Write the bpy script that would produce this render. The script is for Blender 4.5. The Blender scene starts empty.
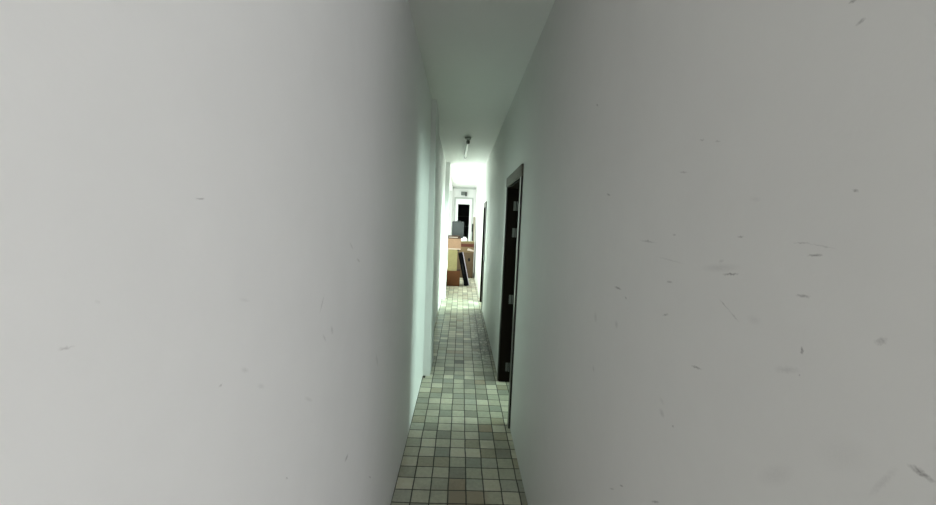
import bpy, bmesh, math, random
from mathutils import Vector, Matrix
random.seed(7)
S = bpy.context.scene
COL = S.collection

# ------------------------------------------------------------------ camera
FPX, CAM_H, ROLL = 375.0, 1.6, 0.04
v = Vector(((461.5-468)/FPX, (252.5-222)/FPX, -1.0)).normalized()      # +Y seen from the camera (right, up, back)
u = Vector((math.sin(ROLL), math.cos(ROLL), 0)); u = (u - v*u.dot(v)).normalized()
w = v.cross(u)
cam = bpy.data.cameras.new('camera'); co = bpy.data.objects.new('camera', cam); COL.objects.link(co)
rot = Matrix((w, v, u))                                                 # rows: world axes in camera space = camera-to-world
co.matrix_world = Matrix.Translation((0, 0, CAM_H)) @ rot.to_4x4()
cam.sensor_width = 36; cam.lens = 36*FPX/936; cam.clip_start = .02
S.camera = co
S.view_settings.view_transform = 'Standard'; S.view_settings.look = 'None'
S.view_settings.gamma = 1; S.view_settings.use_curve_mapping = False
S.view_settings.exposure = 0.0

# ------------------------------------------------------------------ materials
class NT:
    def __init__(s, name):
        s.m = bpy.data.materials.new(name); s.m.use_nodes = True
        s.t = s.m.node_tree; s.b = s.t.nodes['Principled BSDF']
    def n(s, typ, **k):
        x = s.t.nodes.new(typ)
        for a, b in k.items(): setattr(x, a, b)
        return x
    def l(s, a, b): s.t.links.new(a, b)
    def math(s, op, a, b=None, c=None, clamp=False):
        x = s.n('ShaderNodeMath', operation=op, use_clamp=clamp)
        for i, q in enumerate((a, b, c)):
            if q is None: continue
            if isinstance(q, (int, float)): x.inputs[i].default_value = q
            else: s.l(q, x.inputs[i])
        return x.outputs[0]
    def mix(s, f, a, b, mode='MIX'):
        x = s.n('ShaderNodeMix', data_type='RGBA', blend_type=mode)
        for i, q in ((0, f), (6, a), (7, b)):
            if isinstance(q, (int, float)): x.inputs[i].default_value = q
            elif isinstance(q, tuple): x.inputs[i].default_value = (*q, 1) if len(q) == 3 else q
            else: s.l(q, x.inputs[i])
        return x.outputs[2]
    def noise(s, vec, scale, detail=2, rough=.5):
        x = s.n('ShaderNodeTexNoise'); x.inputs['Scale'].default_value = scale
        x.inputs['Detail'].default_value = detail; x.inputs['Roughness'].default_value = rough
        if vec is not None: s.l(vec, x.inputs['Vector'])
        return x
    def rng(s, val, a, b, c=0., d=1.):
        x = s.n('ShaderNodeMapRange'); x.clamp = True
        s.l(val, x.inputs[0])
        for i, q in enumerate((a, b, c, d)): x.inputs[i+1].default_value = q
        return x.outputs[0]
    def bump(s, h, strength, dist):
        x = s.n('ShaderNodeBump'); x.inputs['Strength'].default_value = strength; x.inputs['Distance'].default_value = dist
        s.l(h, x.inputs['Height']); s.l(x.outputs[0], s.b.inputs['Normal'])
    def set(s, rough=.5, spec=.5, metal=0.):
        s.b.inputs['Roughness'].default_value = rough; s.b.inputs['Specular IOR Level'].default_value = spec
        s.b.inputs['Metallic'].default_value = metal
    def obj(s): return s.n('ShaderNodeTexCoord').outputs['Object']

def plain(name, rgb, rough=.5, spec=.5, metal=0., var=.12, scale=18):
    k = NT(name); k.set(rough, spec, metal)
    no = k.noise(k.obj(), scale, 3)
    dark = tuple(c*(1-var) for c in rgb); lite = tuple(min(1, c*(1+var)) for c in rgb)
    k.l(k.mix(no.outputs[0], dark, lite), k.b.inputs['Base Color'])
    return k.m

MR =[
(0.422,1.654,0.0031,0.0014,-2.63,0.50),(1.148,1.702,0.0146,0.0031,-2.89,0.60),(0.776,1.592,0.0054,0.0021,-3.06,0.50),(0.885,1.572,0.0388,0.0020,-3.12,0.35),(0.884,1.574,0.0061,0.0030,-2.85,0.50),(0.590,1.595,0.0061,0.0018,3.00,0.55),(0.481,1.591,0.0124,0.0007,3.12,0.40),(0.454,1.589,0.0181,0.0005,-3.03,0.30),(0.461,1.577,0.0099,0.0018,2.99,0.70),(0.787,1.538,0.0533,0.0009,-3.10,0.20),(0.632,1.540,0.0456,0.0075,3.00,0.16),(0.604,1.533,0.0170,0.0018,2.99,0.75),(0.779,1.492,0.0109,0.0023,3.06,0.50),(1.031,1.434,0.0232,0.0033,3.14,0.70),(0.977,1.417,0.0074,0.0029,-2.92,0.50),(0.471,1.523,0.0098,0.0025,3.02,0.50),(0.783,1.420,0.0115,0.0023,2.79,0.50),(1.184,1.311,0.0170,0.0144,-2.07,0.20),(1.023,1.332,0.0114,0.0109,-2.09,0.25),(0.611,1.480,0.0150,0.0010,-2.67,0.40),(0.587,1.467,0.0159,0.0009,-2.63,0.35),(0.546,1.472,0.0133,0.0077,3.14,0.10),(0.377,1.494,0.0064,0.0036,2.45,0.40),(0.464,1.453,0.0047,0.0014,-1.76,0.75),(0.464,1.421,0.0014,0.0013,-1.99,0.50),(0.667,1.350,0.0152,0.0023,2.97,0.60),(0.483,1.420,0.0193,0.0049,2.76,0.18),(0.765,1.210,0.0105,0.0080,-2.78,0.25),(0.722,1.205,0.0041,0.0022,3.02,0.50),(0.330,1.381,0.0101,0.0036,-3.01,0.70),(0.359,1.351,0.0240,0.0036,1.98,0.15),(0.483,1.270,0.0364,0.0133,2.34,0.10),(0.399,1.354,0.0355,0.0220,2.57,0.06),(0.920,0.931,0.0111,0.0024,2.62,0.60),(0.973,0.883,0.0172,0.0018,2.54,0.40),(0.761,1.012,0.0186,0.0021,2.53,0.60),(0.452,1.875,0.0047,0.0020,-2.93,0.55),(0.439,1.846,0.0050,0.0024,2.87,0.55),(1.303,2.015,0.0101,0.0034,-2.67,0.60),(0.711,1.772,0.0072,0.0014,-2.89,0.40),(0.666,1.760,0.0063,0.0013,-2.90,0.35),(0.762,1.719,0.0144,0.0015,-2.97,0.40),(1.144,1.700,0.0097,0.0028,-2.89,0.40),(0.568,1.653,0.0115,0.0041,-3.01,0.08),(0.628,1.552,0.0072,0.0025,2.76,0.20),(1.170,1.145,0.0111,0.0098,-2.25,0.20),(0.769,1.235,0.0101,0.0056,-2.85,0.12),]
ML =[
(0.491,1.616,0.0086,0.0010,0.10,0.60),(0.321,1.478,0.0062,0.0012,-0.21,0.30),(0.588,1.350,0.0111,0.0041,-0.54,0.18),(0.527,1.352,0.0039,0.0016,0.10,0.40),(0.636,1.302,0.0133,0.0044,-0.57,0.14),(0.919,1.384,0.0247,0.0046,-2.21,0.25),(0.938,1.292,0.0179,0.0043,-0.80,0.25),(0.994,1.296,0.0154,0.0084,-0.91,0.25),(1.145,0.836,0.0180,0.0077,-0.02,0.55),(0.734,1.063,0.0071,0.0014,-0.77,0.50),(1.478,0.533,0.0274,0.0033,-0.70,0.50),(1.243,1.459,0.0229,0.0048,-0.36,0.30),(1.161,1.512,0.0223,0.0047,-0.56,0.25),(1.561,0.999,0.0429,0.0130,-0.94,0.20),(0.841,1.178,0.0278,0.0047,-0.59,0.14),(0.351,1.511,0.0032,0.0015,-0.56,0.10),(0.589,1.463,0.0165,0.0026,-0.32,0.10),]


def paint(name, rgb, marks=(), markcol=(.09, .08, .07), smear=.05):
    k = NT(name); k.set(.55, .25)
    o = k.obj()
    n1 = k.noise(o, 1.6, 4, .6); n2 = k.noise(o, 9, 5, .65); n3 = k.noise(o, 130, 3)
    f = k.math('MULTIPLY_ADD', n1.outputs[0], .6, k.math('MULTIPLY', n2.outputs[0], .4))
    col = k.mix(k.rng(f, .3, .7), tuple(c*(1-smear) for c in rgb), rgb)
    if marks:
        d = k.n('ShaderNodeVectorMath', operation='MULTIPLY_ADD')
        wob = k.noise(o, 210, 2)
        k.l(wob.outputs['Color'], d.inputs[0]); d.inputs[1].default_value = (.006,)*3
        sh = k.n('ShaderNodeVectorMath', operation='SUBTRACT'); k.l(o, sh.inputs[0]); sh.inputs[1].default_value = (.003,)*3
        k.l(sh.outputs[0], d.inputs[2])
        tot = None
        for (y, z, a, b, ang, st) in marks:
            mp = k.n('ShaderNodeMapping', vector_type='TEXTURE')
            k.l(d.outputs[0], mp.inputs[0])
            mp.inputs['Location'].default_value = (0, y, z); mp.inputs['Rotation'].default_value = (ang, 0, 0)
            mp.inputs['Scale'].default_value = (1e4, a*1.05+.0005, b*.95+.0004)
            ln = k.n('ShaderNodeVectorMath', operation='LENGTH'); k.l(mp.outputs[0], ln.inputs[0])
            q = k.rng(ln.outputs['Value'], 1.1, .2, 0., st*.9)
            tot = q if tot is None else k.math('MAXIMUM', tot, q)
        br = k.rng(k.noise(o, 330, 2).outputs[0], .32, .55, .55, 1.)
        col = k.mix(k.math('MULTIPLY', tot, br), col, markcol)
    k.l(col, k.b.inputs['Base Color'])
    k.bump(k.math('MULTIPLY_ADD', n3.outputs[0], .3, n2.outputs[0]), .12, .004)
    return k.m

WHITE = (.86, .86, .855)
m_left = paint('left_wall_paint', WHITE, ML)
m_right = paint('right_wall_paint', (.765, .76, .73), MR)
m_ceil = paint('ceiling_paint', (.85, .85, .83), smear=.03)
m_paint = paint('room_paint', WHITE)
m_trim = plain('pale_grey_trim', (.50, .52, .50), .5, .3, var=.03)  # even grey, darker than the wall around the trims
m_darkroom = plain('painted_room_shade', (.10, .10, .10), .8, .2)  # the room's lack of light is put into this dark wall colour

def tiles():
    k = NT('stone_mosaic_tiles'); o = k.obj()
    T = .1063
    sep = k.n('ShaderNodeSeparateXYZ')
    # slight waviness of the joints
    wn = k.noise(o, 5, 1)
    ad = k.n('ShaderNodeVectorMath', operation='MULTIPLY_ADD'); k.l(wn.outputs['Color'], ad.inputs[0])
    ad.inputs[1].default_value = (.010, .010, 0); k.l(o, ad.inputs[2])
    k.l(ad.outputs[0], sep.inputs[0])
    ux = k.math('DIVIDE', k.math('ADD', sep.outputs[0], .335+T*20-.005), T)
    uy = k.math('DIVIDE', k.math('ADD', sep.outputs[1], -2.12+T*60-.005), T)
    fx, fy = k.math('FRACT', ux), k.math('FRACT', uy)
    ix, iy = k.math('FLOOR', ux), k.math('FLOOR', uy)
    cb = k.n('ShaderNodeCombineXYZ'); k.l(ix, cb.inputs[0]); k.l(iy, cb.inputs[1])
    wh = k.n('ShaderNodeTexWhiteNoise', noise_dimensions='2D'); k.l(cb.outputs[0], wh.inputs[0])
    ramp = k.n('ShaderNodeValToRGB'); r = ramp.color_ramp; r.interpolation = 'CONSTANT'
    cols = [(0, (0.428, 0.413, 0.319)), (.16, (0.540, 0.525, 0.406)), (.30, (0.340, 0.342, 0.277)), (.40, (0.626, 0.597, 0.474)), (.52, (0.477, 0.473, 0.365)),
            (.66, (0.403, 0.367, 0.262)), (.76, (0.688, 0.655, 0.526)), (.84, (0.464, 0.465, 0.381)), (.92, (0.303, 0.295, 0.231)), (.965, (0.403, 0.324, 0.225))]
    r.elements[0].position = 0; r.elements[0].color = (*cols[0][1], 1); r.elements[1].position = cols[1][0]; r.elements[1].color = (*cols[1][1], 1)
    for p, c in cols[2:]:
        e = r.elements.new(p); e.color = (*c, 1)
    k.l(wh.outputs['Value'], ramp.inputs[0])
    n2 = k.noise(o, 40, 5, .7)
    c = k.mix(.38, ramp.outputs[0], n2.outputs[0], 'OVERLAY')
    # dirt clouds; trodden strip by the right wall
    n1 = k.noise(o, 2.2, 4, .6)
    c = k.mix(k.rng(n1.outputs[0], .5, .75, 0, .5), c, (.17, .15, .115))
    sx = k.n('ShaderNodeSeparateXYZ'); k.l(o, sx.inputs[0])
    strip = k.math('MULTIPLY', k.rng(sx.outputs[0], .14, .30), k.math('MULTIPLY', k.rng(sx.outputs[1], 3.6, 4.6), k.rng(sx.outputs[1], 7.2, 6.4)))
    n4 = k.noise(o, 24, 4, .7)
    dirt = k.math('MULTIPLY', strip, k.rng(n4.outputs[0], .40, .56, .35, 1.))
    c = k.mix(dirt, c, (.05, .048, .038))
    near = k.math('MULTIPLY', k.math('MULTIPLY', k.rng(sx.outputs[0], -.03, .0), k.rng(sx.outputs[0], .24, .18)), k.rng(sx.outputs[1], 2.13, 2.11))
    dk = k.math('MULTIPLY', k.math('COMPARE', ix, 23., .1), k.math('COMPARE', iy, 79., .1))
    c = k.mix(k.math('MULTIPLY', dk, .8), c, (.05, .048, .042))
    c = k.mix(k.math('MULTIPLY', near, .75), c, (.36, .27, .18))
    ex = k.math('MINIMUM', fx, k.math('SUBTRACT', 1, fx)); ey = k.math('MINIMUM', fy, k.math('SUBTRACT', 1, fy))
    edge = k.math('ADD', k.math('MINIMUM', ex, ey), k.math('MULTIPLY_ADD', n2.outputs[0], .03, -.015))
    tile = k.rng(edge, .018, .05)
    c = k.mix(tile, (.055, .052, .042), c)
    k.l(c, k.b.inputs['Base Color'])
    k.l(k.rng(k.math('ADD', n2.outputs[0], k.math('SUBTRACT', 1, tile)), .3, 1.3, .28, .75), k.b.inputs['Roughness'])
    k.b.inputs['Specular IOR Level'].default_value = .5
    k.bump(k.math('MULTIPLY_ADD', n2.outputs[0], .25, tile), .5, .003)
    return k.m
m_floor = tiles()

def wood(name, rgb, rough=.35, spec=.5, sc=(30, 30, 2.2)):
    k = NT(name); k.set(rough, spec); o = k.obj()
    mp = k.n('ShaderNodeMapping'); k.l(o, mp.inputs[0]); mp.inputs['Scale'].default_value = sc
    no = k.noise(mp.outputs[0], 2.0, 5, .6)
    k.l(k.mix(no.outputs[0], tuple(c*.55 for c in rgb), tuple(c*1.45 for c in rgb)), k.b.inputs['Base Color'])
    k.bump(no.outputs[0], .1, .002)
    return k.m
m_frame = wood('dark_stained_wood', (.005, .003, .002), .6, .04)
m_casing = wood('casing_wood', (.15, .138, .115), .5, .12, (30, 2.2, 30))
m_sidecasing = wood('side_casing_wood', (.014, .010, .008), .3, .5)
m_leaf = wood('door_leaf_wood', (.025, .013, .009), .4)
m_steel = plain('dull_steel', (.10, .10, .095), .5, .4, .3)

def card(name, rgb, rough=.75):
    k = NT(name); k.set(rough, .25); o = k.obj()
    mp = k.n('ShaderNodeMapping'); k.l(o, mp.inputs[0]); mp.inputs['Scale'].default_value = (6, 6, 40)
    no = k.noise(mp.outputs[0], 3, 4); n2 = k.noise(o, 7, 3)
    f = k.math('MULTIPLY_ADD', no.outputs[0], .5, k.math('MULTIPLY', n2.outputs[0], .5))
    k.l(k.mix(k.rng(f, .3, .7), tuple(c*.82 for c in rgb), tuple(c*1.12 for c in rgb)), k.b.inputs['Base Color'])
    return k.m
m_redbrown = card('red_brown_card', (.095, .034, .010))
m_khaki = card('khaki_card', (.25, .215, .10))
m_tan = card('tan_card', (.31, .19, .12))
m_brown = card('brown_card', (.085, .055, .030))
m_brown2 = card('mid_brown_card', (.14, .095, .05))
m_redprint = card('dark_red_print', (.07, .018, .010))
m_darkcard = card('dark_brown_card', (.06, .035, .024))
m_tape = plain('pale_tape', (.50, .41, .34), .6)
m_paper = plain('white_paper', (.44, .36, .31), .8)
m_case = plain('slate_grey_shell', (.045, .051, .053), .5)
m_seam = plain('black_seam', (.03, .03, .032), .5)
m_black = plain('black_padding', (.003, .003, .0035), .8, .05)
m_lilac = plain('pale_lilac_cover', (.42, .38, .48), .45)
m_bag = plain('white_plastic_film', (.85, .85, .85), .35)
m_board = wood('beige_board', (.22, .20, .15), .6, .3)
m_blackplastic = plain('black_plastic', (.008, .008, .008), .6, .1)
m_tube = plain('white_glass_tube', (.86, .88, .84), .18, .6, var=.02)
m_batten = plain('batten_enamel', (.33, .35, .31), .4, var=.05)
m_cap = plain('grey_end_cap', (.10, .11, .10), .5)
m_greyfit = plain('grey_fitting', (.16, .18, .17), .5)
m_darkfit = plain('dark_fitting', (.06, .065, .065), .5)
m_switch = plain('grey_green_plastic', (.30, .36, .33), .4)
m_chip = plain('dirty_plaster', (.10, .09, .075), .9)

# ------------------------------------------------------------------ mesh helpers
class MB:
    def __init__(s): s.bm = bmesh.new()
    def box(s, x0, x1, y0, y1, z0, z1, bev=0.):
        t = bmesh.new()
        M = Matrix.Translation(((x0+x1)/2, (y0+y1)/2, (z0+z1)/2)) @ Matrix.Diagonal((x1-x0, y1-y0, z1-z0, 1))
        bmesh.ops.create_cube(t, size=1, matrix=M)
        if bev: bmesh.ops.bevel(t, geom=t.edges[:], offset=bev, segments=2, profile=.5, affect='EDGES')
        s._add(t); return s
    def cyl(s, p, q, r, r2=None, seg=20):
        p, q = Vector(p), Vector(q); d = q-p
        t = bmesh.new()
        M = Matrix.Translation((p+q)/2) @ d.to_track_quat('Z', 'Y').to_matrix().to_4x4()
        bmesh.ops.create_cone(t, cap_ends=True, segments=seg, radius1=r, radius2=r if r2 is None else r2, depth=d.length, matrix=M)
        s._add(t); return s
    def prism(s, poly, y0, y1):                          # poly: (x, z) outline extruded along Y
        t = bmesh.new()
        a = [t.verts.new((x, y0, z)) for x, z in poly]; b = [t.verts.new((x, y1, z)) for x, z in poly]
        t.faces.new(a); t.faces.new(b[::-1])
        for i in range(len(poly)):
            j = (i+1) % len(poly); t.faces.new((a[i], b[i], b[j], a[j]))
        bmesh.ops.recalc_face_normals(t, faces=t.faces[:])
        s._add(t); return s
    def _add(s, t):
        me = bpy.data.meshes.new('tmp'); t.to_mesh(me); t.free(); s.bm.from_mesh(me); bpy.data.meshes.remove(me)
    def build(s, name, mat, parent=None, smooth=False, loc=None):
        me = bpy.data.meshes.new(name); s.bm.normal_update(); s.bm.to_mesh(me); s.bm.free()
        me.materials.append(mat)
        if smooth:
            for p in me.polygons: p.use_smooth = True
        ob = bpy.data.objects.new(name, me); COL.objects.link(ob)
        if parent: ob.parent = parent
        return ob

def tag(o, label, cat=None, group=None, kind=None):
    o['label'] = label
    if cat: o['category'] = cat
    if group: o['group'] = group
    if kind: o['kind'] = kind
    return o
def empty(name, loc=(0, 0, 0)):
    o = bpy.data.objects.new(name, None); o.location = loc; o.empty_display_size = .1; COL.objects.link(o); return o
def struct(name, mb, mat, label, cat):
    return tag(mb.build(name, mat), label, cat, kind='structure')

# ------------------------------------------------------------------ shell
H = 2.78
XL, XR, XO = -.336, .445, .585            # corridor faces, outer face of the right wall
# floor and ceiling
struct('floor', MB().box(-1.3, 5.2, -4.8, 17.4, -.15, 0), m_floor, 'floor of small square grey and beige stone tiles', 'floor')
struct('ceiling', MB().box(-1.3, 5.2, -4.8, 17.4, H, H+.15), m_ceil, 'plain white corridor ceiling', 'ceiling')

# left wall: straight run, two shallow plaster piers, then a wide opening to daylight
lw = MB()
lw.box(-.56, XL, -4.6, 3.77, 0, H)
lw.prism([(-.56, 0), (-.264, 0), (-.290, H), (-.56, H)], 3.77, 4.25)
lw.box(-.56, -.355, 4.25, 7.62, 0, H)
lw.box(-.56, -.272, 7.62, 7.82, 0, H)
lw.box(-.56, -.34, 12.72, 13.0, 0, H)
lw.box(-.56, -.34, 7.82, 12.72, 0, .35)
lw.box(-.56, -.34, 7.82, 12.72, 2.62, H)
struct('wall_left', lw, m_left, 'smooth white painted left wall of the corridor with shallow piers', 'wall')

D1 = (2.86, 3.72, 1.98)                 # openings: y0, y1, height
D2 = (6.86, 7.52, 1.92)
rw = MB()
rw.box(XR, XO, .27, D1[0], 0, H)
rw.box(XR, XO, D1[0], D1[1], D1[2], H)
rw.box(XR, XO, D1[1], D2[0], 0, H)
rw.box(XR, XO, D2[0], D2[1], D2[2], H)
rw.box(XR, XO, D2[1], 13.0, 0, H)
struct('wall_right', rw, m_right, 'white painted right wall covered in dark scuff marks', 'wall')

# end wall with a cased opening, then a recess with a dark doorway
ew = MB()
ew.box(-.34, -.215, 12.9, 13.05, 0, H)
ew.box(.325, XR, 12.9, 13.05, 0, H)
ew.box(-.215, .325, 12.9, 13.05, 2.385, H)
struct('wall_end', ew, m_paint, 'white end wall with an opening at the far end of the corridor', 'wall')
rc = MB()
rc.box(-.56, -.34, 13.0, 13.1, 0, H).box(-.56, -.34, 13.9, 14.0, 0, H).box(-.56, -.34, 13.1, 13.9, 0, .3).box(-.56, -.34, 13.1, 13.9, 2.5, H)  # left side opening added to let light into the recess
rc.box(XR, XO, 13.0, 14.0, 0, H)
rc.box(-.56, -.15, 14.0, 14.15, 0, H)
rc.box(.28, .58, 14.0, 14.15, 0, H)
rc.box(-.15, .28, 14.0, 14.15, 2.26, H)
struct('wall_recess', rc, m_paint, 'white wall around the dark doorway behind the end opening', 'wall')
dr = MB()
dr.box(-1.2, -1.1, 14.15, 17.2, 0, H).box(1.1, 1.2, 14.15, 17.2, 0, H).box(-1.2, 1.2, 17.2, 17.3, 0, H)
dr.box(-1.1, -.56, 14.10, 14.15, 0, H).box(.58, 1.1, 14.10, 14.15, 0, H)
struct('wall_dark_room', dr, m_darkroom, 'walls of the unlit room beyond the end doorway, coloured dark for its shade', 'wall')
# trims around the end opening
t1 = MB()
t1.box(-.265, -.215, 12.875, 12.9, 0, 2.385).box(.325, .375, 12.875, 12.9, 0, 2.385).box(-.265, .375, 12.875, 12.9, 2.385, 2.435)
struct('trim_1', t1, m_trim, 'pale grey casing around the opening in the end wall', 'trim')
t2 = MB()
t2.box(-.34, .44, 12.84, 12.9, 2.72, H)
struct('trim_2', t2, m_trim, 'narrow pale grey moulding along the top of the end wall', 'trim')

# side rooms behind the right wall (daylight comes through their windows) and the hall behind the camera
sr = MB()
def room(mb, y0, y1, wy0, wy1, wz0, wz1, x1=2.9):
    mb.box(x1, x1+.12, y0, wy0, 0, H).box(x1, x1+.12, wy1, y1, 0, H)
    mb.box(x1, x1+.12, wy0, wy1, 0, wz0).box(x1, x1+.12, wy0, wy1, wz1, H)
    if y0 > 0: mb.box(XO, x1+.12, y0-.1, y0, 0, H)
room(sr, 1.7, 5.0, 2.35, 3.75, .25, 2.3)
room(sr, 5.1, 9.0, 5.8, 8.7, .25, 2.3)
sr.box(XO, 3.02, 9.0, 9.1, 0, H)
struct('wall_side_rooms', sr, m_paint, 'white walls of the rooms behind the right wall', 'wall')
hr = MB()
hr.box(XO, 5.0, 1.5, 1.6, 0, H).box(5.0, 5.12, -4.7, 1.6, 0, H)
hr.box(-.56, 1.3, -4.7, -4.6, 0, H).box(4.9, 5.0, -4.7, -4.6, 0, H).box(1.3, 4.9, -4.7, -4.6, 0, .3).box(1.3, 4.9, -4.7, -4.6, 2.65, H)
struct('wall_back', hr, m_paint, 'white walls of the entrance hall', 'wall')

def window_frame(n, mb, label):
    struct('window_%d' % n, mb, m_batten, label, 'window')
def wf(y0, y1, z0, z1, x, parts=3):
    mb = MB()
    mb.box(x, x+.06, y0, y1, z0, z0+.05).box(x, x+.06, y0, y1, z1-.05, z1)
    for i in range(parts+1):
        yy = y0+(y1-y0-.05)*i/parts; mb.box(x, x+.06, yy, yy+.05, z0+.05, z1-.05)
    return mb
window_frame(1, wf(7.82, 12.72, .35, 2.62, -.52, 4), 'grey frame of the wide window behind the second pier')
window_frame(4, wf(13.1, 13.9, .3, 2.5, -.52, 1), 'unseen grey window frame added in the left side of the far recess')  # unseen window added to brighten the recess
window_frame(2, wf(2.35, 3.75, .25, 2.3, 2.95, 2), 'window frame of the room behind the first dark door')
window_frame(3, wf(5.8, 8.7, .25, 2.3, 2.95), 'window frame of the room behind the second dark door')

# ------------------------------------------------------------------ doors
def door(n, d, label, plates, ang):
    y0, y1, zt = d
    t = empty('door_%d' % n, (XR, (y0+y1)/2, 0)); tag(t, label, 'door', kind='structure')
    cw, ct, jt = .065, .014, .035
    ox = Vector((XR, (y0+y1)/2, 0))
    def B(name, mat, *boxes, parent=t, bev=.002):
        mb = MB()
        for b in boxes: mb.box(*b, bev)
        o = mb.build(name, mat, parent); o.matrix_parent_inverse = Matrix.Translation(-ox); return o
    # jamb lining
    B('jamb', m_frame, (XR-.004, XO+.004, y0, y0+jt, 0, zt))
    fj = B('jamb', m_frame, (XR-.004, XO+.004, y1-jt, y1, 0, zt))
    B('head_jamb', m_frame, (XR-.004, XO+.004, y0+jt, y1-jt, zt-jt, zt))
    # casings on the corridor face
    B('casing', m_sidecasing, (XR-ct, XR, y0-cw+.02, y0+.02, 0, zt-.02))
    B('casing', m_sidecasing, (XR-ct, XR, y1-.02, y1+cw-.02, 0, zt-.02))
    B('head_casing', m_casing, (XR-ct-.002, XR, y0-cw+.02, y1+cw-.02, zt-.02, zt+.07))
    # open leaf, hinged on the far jamb, and its hinge plates
    W = y1-y0-2*jt
    lf = B('leaf', m_leaf, (XO+.012, XO+.012+W, y1-jt-.045, y1-jt-.003, .008, zt-jt-.004))
    hz = MB().cyl((XO+W-.05, y1-jt-.085, 1.0), (XO+W-.05, y1-jt-.04, 1.0), .011).cyl((XO+W-.05, y1-jt-.08, 1.0), (XO+W-.17, y1-jt-.08, 1.0), .009)
    ho = hz.build('handle', m_steel, lf)
    for z in plates:
        mb = MB().box(XR+.058, XR+.082, y1-jt-.003, y1-jt, z-.045, z+.045).cyl((XR+.093, y1-jt-.006, z-.045), (XR+.093, y1-jt-.006, z+.045), .006, seg=10)
        o = mb.build('hinge', m_steel, t); o.matrix_parent_inverse = Matrix.Translation(-ox); o['label'] = 'dull steel hinge'
    return t
door(1, D1, 'near doorway in the right wall with dark wooden frame and steel hinges', (1.777, 1.516, .851, .157), 90)
door(2, D2, 'farther doorway in the right wall with narrow dark wooden frame', (1.70, 1.45, .85, .2), 90)

# ------------------------------------------------------------------ ceiling tube light
t = empty('tube_light', (.035, 5.9, H))
tag(t, 'unlit white tube light on a slim batten on the corridor ceiling', 'light')
LI = Matrix.Translation((-.035, -5.9, -H))
def L(name, mb, mat, par=t, smooth=False):
    o = mb.build(name, mat, par, smooth); 
    o.matrix_parent_inverse = LI
    return o
a, b = Vector((.046, 5.27, 2.70)), Vector((.020, 6.50, 2.70))
dv = (b-a).normalized()
L('mounting_plate', MB().cyl((.046, 5.36, H), (.046, 5.36, H-.022), .048, .040, 28), m_batten)
L('stem', MB().cyl((.046, 5.36, H-.02), (.046, 5.36, 2.735), .012), m_cap)
bt = MB().box(-.022, .022, 0, (b-a).length, 2.722, 2.762, .004)
bo = L('batten', bt, m_batten); 
bo.matrix_parent_inverse = LI @ Matrix.Translation((a.x, a.y, 0)) @ Matrix.Rotation(math.atan2(-dv.x, dv.y), 4, 'Z')
L('tube', MB().cyl(a+dv*.03, b-dv*.03, .017), m_tube, smooth=False)
L('end_cap', MB().cyl(a-dv*.012, a+dv*.035, .024), m_cap)
L('end_cap', MB().cyl(b-dv*.03, b+dv*.010, .021), m_cap)

# ------------------------------------------------------------------ things at the far end
BY = 9.25
def thing(name, label, cat, loc, group=None):
    return tag(empty(name, loc), label, cat, group)
def part(name, mb, mat, t, label=None, smooth=False):
    o = mb.build(name, mat, t, smooth); o.matrix_parent_inverse = Matrix.Translation(-t.location)
    if label: o['label'] = label
    return o
G = 'boxes stacked at the end of the corridor'
t = thing('cardboard_box', 'reddish brown box on the floor, bottom of the left stack', 'box', (-.15, BY+.2, 0), G)
part('body', MB().box(-.315, .014, BY, BY+.40, 0, .380, .004), m_redbrown, t)
part('top_flap', MB().box(-.313, -.153, BY+.004, BY+.396, .380, .383).box(-.148, .012, BY+.004, BY+.396, .380, .383), m_redbrown, t)
part('tape', MB().box(-.18, -.12, BY+.002, BY+.398, .3832, .3838), m_darkcard, t, 'dark strip of tape')
t = thing('cardboard_box', 'khaki yellow box in the middle of the left stack', 'box', (-.19, BY+.2, .3838), G)
part('body', MB().box(-.303, -.072, BY+.004, BY+.396, .3838, .908, .004), m_khaki, t)
part('top_flap', MB().box(-.301, -.19, BY+.006, BY+.394, .908, .911).box(-.186, -.074, BY+.006, BY+.394, .908, .911), m_khaki, t)
t = thing('cardboard_box', 'pinkish tan box with pale tape along its bottom edge, above the khaki one', 'box', (-.15, BY+.2, .911), G)
part('body', MB().box(-.314, .010, BY, BY+.40, .911, 1.180, .004), m_tan, t)
part('tape', MB().box(-.314, .004, BY-.0015, BY, .918, .940), m_tape, t, 'pale tape')
part('top_flap', MB().box(-.312, -.154, BY+.004, BY+.396, 1.180, 1.183).box(-.150, .008, BY+.004, BY+.396, 1.180, 1.183), m_tan, t)
t = thing('flat_carton', 'flat dark brown carton with a white strip, lying on the tan box', 'box', (-.17, BY+.08, 1.183))
part('body', MB().box(-.316, -.020, BY+.004, BY+.14, 1.183, 1.258, .004), m_darkcard, t)
part('strip', MB().box(-.295, -.075, BY+.002, BY+.004, 1.208, 1.228), m_paper, t, 'white paper strip')

# grey upright case with rounded corners
def rrect(x0, x1, z0, z1, r, n=6):
    pts = []
    for cx, cz, a0 in ((x1-r, z1-r, 0), (x0+r, z1-r, 90), (x0+r, z0+r, 180), (x1-r, z0+r, 270)):
        for i in range(n+1):
            q = math.radians(a0+90*i/n); pts.append((cx+r*math.cos(q), cz+r*math.sin(q)))
    return pts
t = thing('hard_case', 'slate grey upright case with rounded corners standing on the tan box', 'case', (-.077, BY+.25, 1.183))
part('shell', MB().prism(rrect(-.232, .066, 1.195, 1.613, .03), BY+.165, BY+.255), m_case, t)
part('back_shell', MB().prism(rrect(-.232, .066, 1.195, 1.613, .03), BY+.262, BY+.35), m_case, t)
part('seam', MB().prism(rrect(-.228, .062, 1.199, 1.609, .03), BY+.255, BY+.262), m_seam, t)
for x in (-.16, .0):
    part('foot', MB().box(x-.02, x+.02, BY+.19, BY+.33, 1.183, 1.196, .003), m_seam, t)
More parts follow.
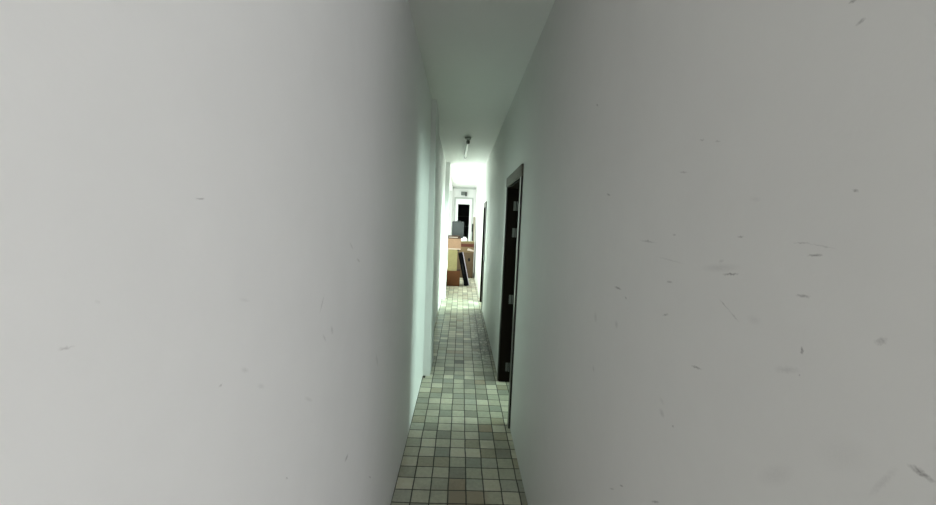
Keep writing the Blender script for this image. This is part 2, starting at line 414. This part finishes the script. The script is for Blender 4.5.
part('handle', MB().box(-.13, -.115, BY+.25, BY+.27, 1.612, 1.622).box(-.04, -.025, BY+.25, BY+.27, 1.612, 1.622).box(-.13, -.025, BY+.25, BY+.27, 1.620, 1.628, .002), m_seam, t)

# larger cartons on the right
CY = 10.7
t = thing('carton', 'tall brown carton with a dark hand hole under the red banded one', 'box', (.16, CY+.2, 0), G)
part('body', MB().box(-.10, .383, CY, CY+.40, 0, .735, .004), m_brown, t)
part('hand_hole', MB().prism([(.259+.032*math.cos(q*math.pi/8), .53+.052*math.sin(q*math.pi/8)) for q in range(16)], CY-.002, CY), m_blackplastic, t, 'dark hand hole')
part('top_flap', MB().box(-.098, .139, CY+.003, CY+.397, .735, .738).box(.143, .381, CY+.003, CY+.397, .735, .738), m_brown, t)
t = thing('carton', 'mid brown carton with dark red band, topmost on the right', 'box', (.18, CY+.2, .738), G)
part('body', MB().box(-.03, .392, CY, CY+.40, .738, 1.040, .004), m_brown2, t)
part('printed_band', MB().box(-.028, .390, CY-.0015, CY, .895, .985), m_redprint, t, 'dark red printed band')
part('top_flap', MB().box(-.03, .18, CY, CY+.40, 1.040, 1.044).box(.184, .392, CY, CY+.40, 1.040, 1.044), m_khaki, t)
part('torn_flap', MB().prism([(.19, .80), (.395, .765), (.395, .80), (.28, .845), (.215, .86)], CY-.012, CY-.002), m_paper, t, 'whitish torn flap')
# crumpled white bag
bm = bmesh.new(); bmesh.ops.create_icosphere(bm, subdivisions=4, radius=1)
from mathutils import noise as mn
for vv in bm.verts:
    d = vv.co.normalized()
    k = 1+.28*mn.noise(d*2.3)+.16*mn.noise(d*6+Vector((3, 1, 2)))
    vv.co = Vector((d.x*k*.092, d.y*k*.09, max(-.052, d.z*k*.075)))
mb = MB(); mb.bm.free(); mb.bm = bm
for vv in bm.verts: vv.co += Vector((.094, CY+.13, 1.044+.053))
o = mb.build('plastic_bag', m_bag, None, True)
tag(o, 'crumpled white plastic bag on top of the red banded carton', 'bag')

# long black case leaning on the stack
t = thing('padded_case', 'long black padded case leaning against the left stack of boxes', 'case', (.17, BY+.2, 0))
th = math.atan2(.118+.071, .815)
def lean(mb, name, mat, label=None):
    o = mb.build(name, mat, t); o.matrix_parent_inverse = Matrix.Translation(-t.location) @ Matrix.Translation((.1335, 0, .0)) @ Matrix.Rotation(-th, 4, 'Y')
    if label: o['label'] = label
    return o
lean(MB().box(0, .116, BY+.06, BY+.37, .0, .835, .012), 'body', m_black)
lean(MB().box(.116, .130, BY+.055, BY+.375, .004, .830, .004), 'cover', m_lilac, 'pale lilac cover')
lean(MB().box(.035, .065, BY+.052, BY+.060, .30, .55, .003), 'carry_strap', m_blackplastic)
for q in (.10, .33):
    lean(MB().box(-.012, .02, BY+q-.02, BY+q+.02, .02, .05, .003), 'foot', m_blackplastic)

# beige board standing against the right wall
t = thing('wooden_board', 'tall narrow beige board standing by the right wall behind the cartons', 'board', (.40, 11.45, 0))
part('panel', MB().box(.362, .408, 11.22, 11.75, 0, 1.765, .003), m_board, t)
part('bracket', MB().box(.318, .362, 11.24, 11.30, 1.32, 1.56, .004).box(.332, .362, 11.24, 11.28, 1.05, 1.32, .003), m_blackplastic, t, 'black bracket')

# fitting on the end wall
t = thing('wall_fitting', 'small grey fitting on the white end wall above the far opening', 'fitting', (.05, 12.9, 2.55))
part('body', MB().box(-.05, .09, 12.83, 12.9, 2.505, 2.625, .006), m_greyfit, t)
part('head', MB().box(.085, .145, 12.80, 12.9, 2.48, 2.62, .008), m_darkfit, t)

# switch box beside the second door
t = thing('switch_box', 'small grey green switch box on the right wall beside the second door', 'switch', (XR, 6.72, .97))
part('plate', MB().box(XR-.014, XR, 6.66, 6.76, .92, 1.02, .003), m_switch, t)
part('rocker', MB().box(XR-.020, XR-.014, 6.69, 6.73, .945, .995, .002), m_batten, t)

# shelf in the dark room
t = thing('metal_rack', 'dim metal rack standing inside the dark room', 'rack', (.05, 16.2, 0))
for z in (.3, .85, 1.4, 1.83):
    part('shelf', MB().box(-.35, .45, 16.0, 16.4, z, z+.03, .002), m_greyfit, t)
for x in (-.35, .42):
    for y in (16.0, 16.37):
        part('post', MB().box(x, x+.03, y, y+.03, 0, 2.0, .002), m_darkfit, t)

# crumb of plaster at the foot of the first pier
bm = bmesh.new(); bmesh.ops.create_icosphere(bm, subdivisions=3, radius=1)
for vv in bm.verts:
    d = vv.co.normalized(); k = 1+.5*mn.noise(d*1.7)
    vv.co = Vector((-.318+d.x*k*.013, 3.735+d.y*k*.016, max(0, .006+d.z*k*.010)))
mb = MB(); mb.bm.free(); mb.bm = bm
tag(mb.build('plaster_chip', m_chip), 'small dark chip of plaster on the floor where the left wall steps in', 'rubble')

# ------------------------------------------------------------------ light
def area(name, loc, direction, sx, sy, power, col):
    l = bpy.data.lights.new(name, 'AREA'); l.shape = 'RECTANGLE'; l.size = sx; l.size_y = sy; l.energy = power; l.color = col
    o = bpy.data.objects.new(name, l); o.location = loc
    d = Vector(direction); o.rotation_euler = d.to_track_quat('-Z', 'Y').to_euler(); COL.objects.link(o); return o
GREEN = (.72, 1., .87)
area('daylight_hall', (2.75, -4.9, 1.55), (-.1, 1, 0), 2.9, 2.3, 186, (.955, .95, 1.))
area('daylight_room', (3.2, 3.05, 1.3), (-1, 0, 0), 1.3, 2.0, 95, GREEN)
area('daylight_room', (3.2, 7.25, 1.3), (-1, 0, 0), 2.8, 2.0, 600, GREEN)
area('daylight_balcony', (-.75, 9.85, 1.3), (1, 0, 0), 3.9, 1.9, 125, (.87, 1., .91))
area('recess_fill_light', (-.75, 13.5, 1.4), (1, 0, 0), .8, 2.0, 26, (.87, 1., .91))  # added fill lamp behind the unseen opening, whitens the recess
W = bpy.data.worlds.new('world'); S.world = W; W.use_nodes = True
W.node_tree.nodes['Background'].inputs[0].default_value = (.85, .95, .9, 1); W.node_tree.nodes['Background'].inputs[1].default_value = 1.1
